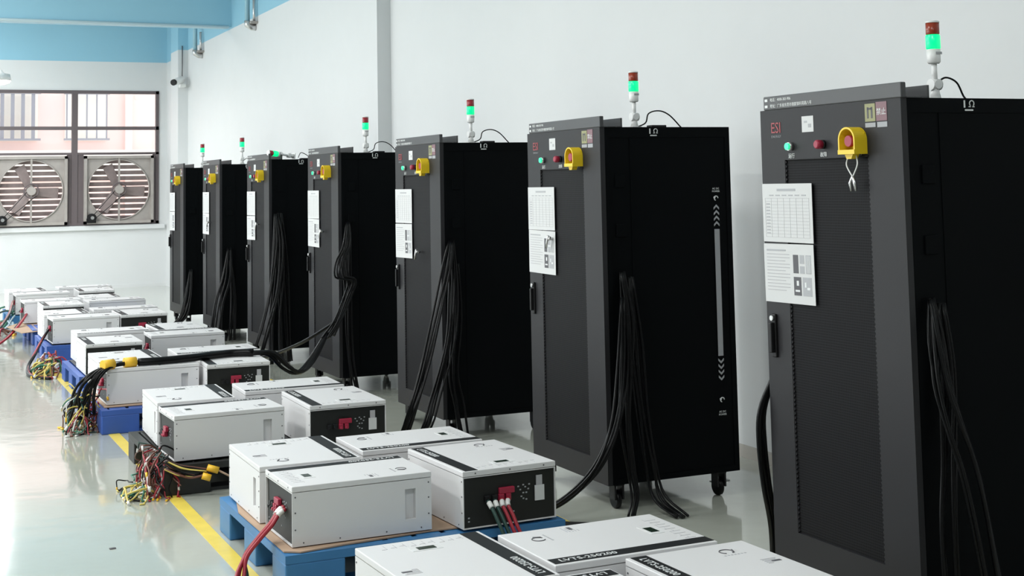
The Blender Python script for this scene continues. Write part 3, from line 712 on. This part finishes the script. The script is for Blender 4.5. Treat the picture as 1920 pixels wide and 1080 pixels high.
bundle('cable_bundle', 'black cables slanting to the floor from the third cabinet from the viewer', [
    [(3.47, 8.70, 1.32), (3.40, 8.60, 1.15), (3.31, 8.54, .88), (3.20, 8.48, .55), (3.08, 8.41, .29), (3.0, 8.5, .03), (2.88, 8.75, .02)],
    [(3.48, 8.70, 1.32), (3.45, 8.62, .97), (3.40, 8.56, .66), (3.28, 8.52, .33), (3.18, 8.5, .10), (3.08, 8.7, .02)],
    [(3.51, 8.705, 1.16), (3.50, 8.68, .79), (3.46, 8.65, .44), (3.49, 8.64, .23), (3.50, 8.6, .02)]], 6, .0075, .034, group=g)
bundle('cable_bundle', 'knotted black cables on the side of the fourth cabinet from the viewer', [
    [(3.48, 11.03, 1.41), (3.44, 10.95, 1.22), (3.37, 10.9, 1.09), (3.36, 10.88, .97), (3.46, 10.88, .93), (3.42, 10.88, .80), (3.31, 10.8, .62), (3.20, 10.75, .50)],
    [(3.48, 11.03, 1.41), (3.40, 10.96, 1.13), (3.42, 10.92, .80), (3.32, 10.86, .60), (3.25, 10.8, .50)],
    [(3.49, 11.03, 1.26), (3.46, 11.0, .6), (3.47, 10.98, .26), (3.50, 10.95, .02)]], 6, .009, .036, group=g)
bundle('cable_bundle', 'black cables draped down the side of the cabinet with the toppled light', [
    [(3.47, 13.31, 1.45), (3.47, 13.23, 1.14), (3.42, 13.18, .74), (3.32, 13.13, .39), (3.2, 13.1, .03)],
    [(3.51, 13.31, 1.45), (3.53, 13.29, .93), (3.54, 13.27, .42), (3.56, 13.25, .02)],
    [(3.49, 13.31, 1.30), (3.48, 13.25, .9), (3.42, 13.2, .4), (3.40, 13.1, .02)]], 7, .009, .05, group=g)
bundle('cable_bundle', 'black cables on the side of the second cabinet from the far end', [
    [(3.51, 15.53, 1.04), (3.46, 15.44, .72), (3.36, 15.39, .43), (3.3, 15.35, .02)],
    [(3.51, 15.53, .9), (3.52, 15.5, .48), (3.5, 15.45, .02)]], 8, .010, .05, group=g)
bundle('cable_bundle', 'black cables at the foot of the farthest cabinet', [
    [(3.50, 17.63, .70), (3.45, 17.54, .35), (3.36, 17.45, .12), (3.2, 17.4, .02)]], 8, .010, .05, group=g)
# harness draped over the third row of units
hp = [(3.22, 10.78, .53), (3.05, 10.66, .33), (2.92, 10.55, .27), (2.80, 10.48, .33), (2.68, 10.44, .44), (2.54, 10.44, .456), (2.38, 10.50, .456), (2.22, 10.44, .456), (2.0, 10.36, .456), (1.80, 10.33, .456), (1.62, 10.34, .456), (1.48, 10.29, .452), (1.38, 10.24, .42), (1.31, 10.24, .32), (1.28, 10.30, .12)]
bundle('cable_harness', 'thick black cable harness with yellow tape draped across the white units', [hp], 9, .011, .030, group=None, cat='cable harness', taper=[1, 1, 1, 1, 1, 1, 1, 1, 1, .9, .9, 1.2, 2, 3, 3.5])
H = [o for o in col.objects if o.name == 'cable_harness'][0]
for x0, y0, x1, y1 in ((1.41, 10.255, 1.49, 10.295), (1.57, 10.325, 1.655, 10.34)):
    o0 = Vector(hp[0]); MB().tube([Vector((x0, y0, .462))-o0, Vector((x1, y1, .462))-o0], .036, 14).build('yellow_tape', YTAPE, H)
MB().tube([Vector(p)-Vector(hp[0]) for p in spline([(1.67, 10.34, .458), (1.80, 10.33, .458), (2.0, 10.36, .458), (2.22, 10.44, .458), (2.38, 10.50, .458), (2.54, 10.44, .458)], 5)], .028, 14).build('sleeve', RUB, H)
# second catenary from the knotted bundle towards the floor
bundle('cable_loop', 'black cable loop running from the knotted bundle towards the next cabinet', [[(3.30, 10.80, .62), (3.12, 11.2, .42), (2.99, 11.9, .24), (2.95, 12.6, .16), (2.95, 13.1, .02)]], 3, .011, .02, cat='cable')

# wires spilling from unit ends
def spill(name, label, c, n, ext, mats, src=None, r=.005, hang=.15, flow=(-.3, 0)):
    root = tag(empty(name, (c[0], c[1], 0)), label, 'wires', 'loose coloured wires beside the pallets')
    for k in range(n):
        s0 = Vector(src)+Vector((rnd.uniform(-.02, .02), rnd.uniform(-.05, .05), rnd.uniform(-.03, .03))) if src else Vector((rnd.uniform(-ext[0], ext[0])*.5, rnd.uniform(-ext[1], ext[1])*.5, rnd.uniform(.04, hang)))
        P = [s0]; p = s0.copy(); d = Vector((flow[0]+rnd.uniform(-.5, .5), flow[1]+rnd.uniform(-.8, .8), rnd.uniform(-.4, .2))).normalized()
        for j in range(5):
            d = (d+Vector((rnd.uniform(-.7, .7), rnd.uniform(-.7, .7), rnd.uniform(-.8, .25)))).normalized()
            p = p+d*rnd.uniform(.03, .075)
            p.x = max(-ext[0], min(ext[0], p.x)); p.y = max(-ext[1], min(ext[1], p.y)); p.z = max(r+.001, min(hang+.05, p.z))
            P.append(p.copy())
        m = mats[k % len(mats)]; rr = r*rnd.uniform(.8, 1.3)
        o = MB().tube(spline(P, 4), rr, 6).build('wire', m, root)
        if k % 3 == 0:
            e = P[-1]; dd = (P[-1]-P[-2]).normalized()
            e2 = e+dd*.03; e2.z = max(e2.z, .008)
            MB().tube([e, e2], rr*1.5, 6).build('wire_end', WHTC if k % 2 else YTAPE, o)
    return root
spill('wire_tangle', 'tangle of red, white and brown wires spilling off the black pallet', (1.41, 8.06), 95, (.085, .26), (REDC, BRNC, WHTC, DGRN, REDC, BRNC, RUB, BRNC), hang=.24, r=.0042)
spill('wire_tangle', 'yellow-green stripped wire ends on the floor beside the black pallet', (1.30, 7.98), 26, (.09, .22), (YELC, GRNC, WHTC, YELC, RUB), hang=.08, r=.0045)
spill('wire_tangle', 'yellow, green and red wires dangling from the taped harness', (1.28, 10.34), 70, (.12, .28), (YELC, GRNC, BRNC, YELC, RUB, WHTC, REDC, DGRN, RUB, BRNC), hang=.30, r=.0045)
spill('wire_tangle', 'red wires at the open end of the unit above the royal blue pallet', (1.39, 10.42), 12, (.06, .14), (REDC, REDC, BRNC), hang=.30)
spill('wire_tangle', 'green and yellow wires on the floor left of the fifth pallet', (1.38, 13.65), 44, (.13, .42), (GRNC, YELC, GRNC, BRNC, YELC, DGRN), r=.0065, hang=.15)
spill('wire_tangle', 'red wires lying behind the green wires by the fifth pallet', (1.46, 13.95), 30, (.12, .45), (REDC, REDC, BRNC, WHTC), r=.0065, hang=.18)
spill('wire_tangle', 'brown and red wires in the aisle beside the farthest pallets', (1.22, 18.3), 26, (.22, 1.1), (BRNC, REDC, WHTC, BRNC), r=.012, hang=.10)
spill('wire_tangle', 'pale blue and dark green wire loops by the farthest pallet', (1.42, 18.5), 16, (.12, .5), (BLUC, DGRN, BLUC, GRNC), r=.012, hang=.28)
# bundle with connectors leaving the black pallet
cb = bundle('connector_cable', 'brown and green cables with yellow plugs in front of the black pallet', [[(1.42, 7.87, .20), (1.48, 7.84, .165), (1.55, 7.83, .15), (1.62, 7.82, .135)], [(1.42, 7.87, .16), (1.48, 7.84, .13), (1.55, 7.83, .11), (1.62, 7.82, .12)]], 6, .006, .026, cat='cable', mats=(BRNC, DGRN, RUB, BRNC, YELC, RUB))
o0 = Vector((1.42, 7.87, .20))
for a, c in (((1.64, 7.81, .155), (1.70, 7.80, .135)), ((1.61, 7.80, .115), (1.655, 7.79, .100))):
    MB().tube([Vector(a)-o0, Vector(c)-o0], .019, 4).build('yellow_plug', YTAPE, cb)
MB().tube([Vector(q)-o0 for q in ((1.70, 7.80, .135), (1.76, 7.80, .10), (1.85, 7.83, .05), (1.95, 7.86, .02))], .006, 6).build('plug_lead', CARD, cb)
# long dark cable reaching out into the aisle
bundle('probe_cable', 'dark red and black cable arching from a far unit to the aisle floor', [[(1.50, 14.75, .32), (1.42, 14.6, .22), (1.33, 14.3, .13), (1.25, 14.1, .04), (1.23, 13.6, .012), (1.38, 13.3, .012)]], 3, .013, .018, cat='cable', mats=(RUB, REDC, RUB))
bundle('probe_cable', 'dark cables leaning from the farthest units across the aisle', [[(1.46, 18.6, .34), (1.38, 18.2, .22), (1.28, 17.9, .12), (1.12, 17.4, .02)], [(1.52, 17.3, .30), (1.40, 17.0, .2), (1.25, 16.7, .08), (1.10, 16.4, .02)]], 3, .013, .02, cat='cable', mats=(RUB, BRNC, REDC))

# battery leads of the front units
def leads(name, label, starts, mid, ends, mats, sl=True):
    root = tag(empty(name, tuple(starts[0])), label, 'cable'); o0 = Vector(starts[0])
    for s_, e_, m in zip(starts, ends, mats):
        P = [Vector(s_)-o0]+[Vector(q)+(Vector(s_)-Vector(starts[0]))*.8-o0 for q in mid]+[Vector(q)-o0 for q in e_]
        S = spline(P, 6); c = MB().tube(S, .0085, 10).build('lead', m, root)
        if sl: MB().tube(S[2:8], .0115, 10).build('white_sleeve', WHTC, c)
    return root
leads('battery_leads', 'red battery leads arching from the front unit down to the floor', [(1.585, 5.985, .315), (1.585, 5.965, .318), (1.585, 5.945, .312), (1.585, 6.005, .305)],
      [(1.555, 5.975, .295), (1.52, 5.96, .255), (1.47, 5.97, .20), (1.42, 5.99, .13)],
      [[(1.385, 5.95, .07), (1.37, 5.90, .03), (1.36, 5.80, .012)], [(1.37, 5.93, .07), (1.355, 5.88, .03), (1.345, 5.79, .012)], [(1.40, 5.93, .06), (1.385, 5.88, .02), (1.38, 5.80, .012)], [(1.42, 5.96, .05), (1.41, 5.90, .02), (1.42, 5.84, .012)]], (REDC, REDC, REDC, DGRN))
tag(MB().tube([(1.42+.02*math.cos(a), 5.86+.02*math.sin(a), .03+.012*math.sin(a*2)) for a in [k*.5 for k in range(13)]], .003, 6).build('wire_ring', GRNC), 'small green wire loop by the red leads on the floor', 'wire')
leads('battery_leads', 'red and green battery leads below the unit facing the viewer', [(2.44, 5.725, .295), (2.475, 5.727, .295), (2.51, 5.729, .295), (2.543, 5.731, .295)],
      [(2.445, 5.70, .275), (2.455, 5.67, .235), (2.475, 5.63, .16)],
      [[(2.50, 5.60, .06), (2.55, 5.58, .012)], [(2.54, 5.60, .06), (2.59, 5.58, .012)], [(2.58, 5.60, .06), (2.64, 5.57, .012)], [(2.62, 5.60, .06), (2.68, 5.57, .012)]], (DGRN, DGRN, REDC, REDC))

# black leads and small litter under the cabinets
bundle('floor_cable', 'thin dark cables lying on the floor right of the bright blue pallet', [[(2.90, 6.55, .01), (3.05, 6.30, .01), (3.25, 6.15, .01), (3.42, 6.05, .01)]], 3, .006, .04, cat='cable')
bundle('floor_cable', 'bundle of cables on the floor right of the units on the black pallet', [[(2.80, 8.6, .012), (2.92, 8.45, .03), (3.05, 8.5, .03), (3.2, 8.45, .015)]], 8, .008, .06, cat='cable', mats=(RUB, RUB, WHTC, DGRN, RUB, BRNC))
def small_box(name, loc, s, label, m=WHT2, rz=0):
    o = MB().box(-s[0]/2, s[0]/2, -s[1]/2, s[1]/2, 0, s[2], bevel=.004).build(name, m); o.location = loc; o.rotation_euler = (0, 0, rz); return tag(o, label, 'box' if m is not PAPER else 'paper')
small_box('adapter_box', (3.27, 15.25, 0), (.16, .10, .07), 'small white box on the floor in front of the second farthest cabinet', rz=.2)
small_box('adapter_box', (3.02, 16.1, 0), (.16, .10, .09), 'small white box on the floor between far units and cabinets', rz=.5)
small_box('floor_glint', (4.30, 6.75, 0), (.11, .05, .003), 'white patch imitating a lamp glint on the floor behind the second cabinet', PAPER, rz=.1)  # thin white slab standing in for a lamp glint on the floor
small_box('floor_stud', (1.0, 6.9, 0), (.03, .02, .004), 'tiny dark scrap on the aisle floor', INKD, rz=.1)

for u in [o for o in col.objects if o.name.startswith('inverter_unit')]:
    rz = round(math.degrees(u.rotation_euler.z)/90)
    if rz == -1:
        for tp_ in [c for c in u.children if c.name.startswith('terminal_panel')]:
            for c in list(tp_.children):
                if c.name.split('.')[0] in ('tag_strap', 'hanging_tag'): bpy.data.objects.remove(c)
for o in col.objects:
    if o.name.split('.')[0] in ('screws', 'caption', 'photo_detail', 'port_lettering', 'diagram_print', 'text_lines', 'ruled_table', 'written_entries', 'sticker_symbol', 'window_rail', 'heading', 'label_print', 'plate_mark', 'arrow_stripe', 'side_symbol'):
        o['kind'] = 'stuff'
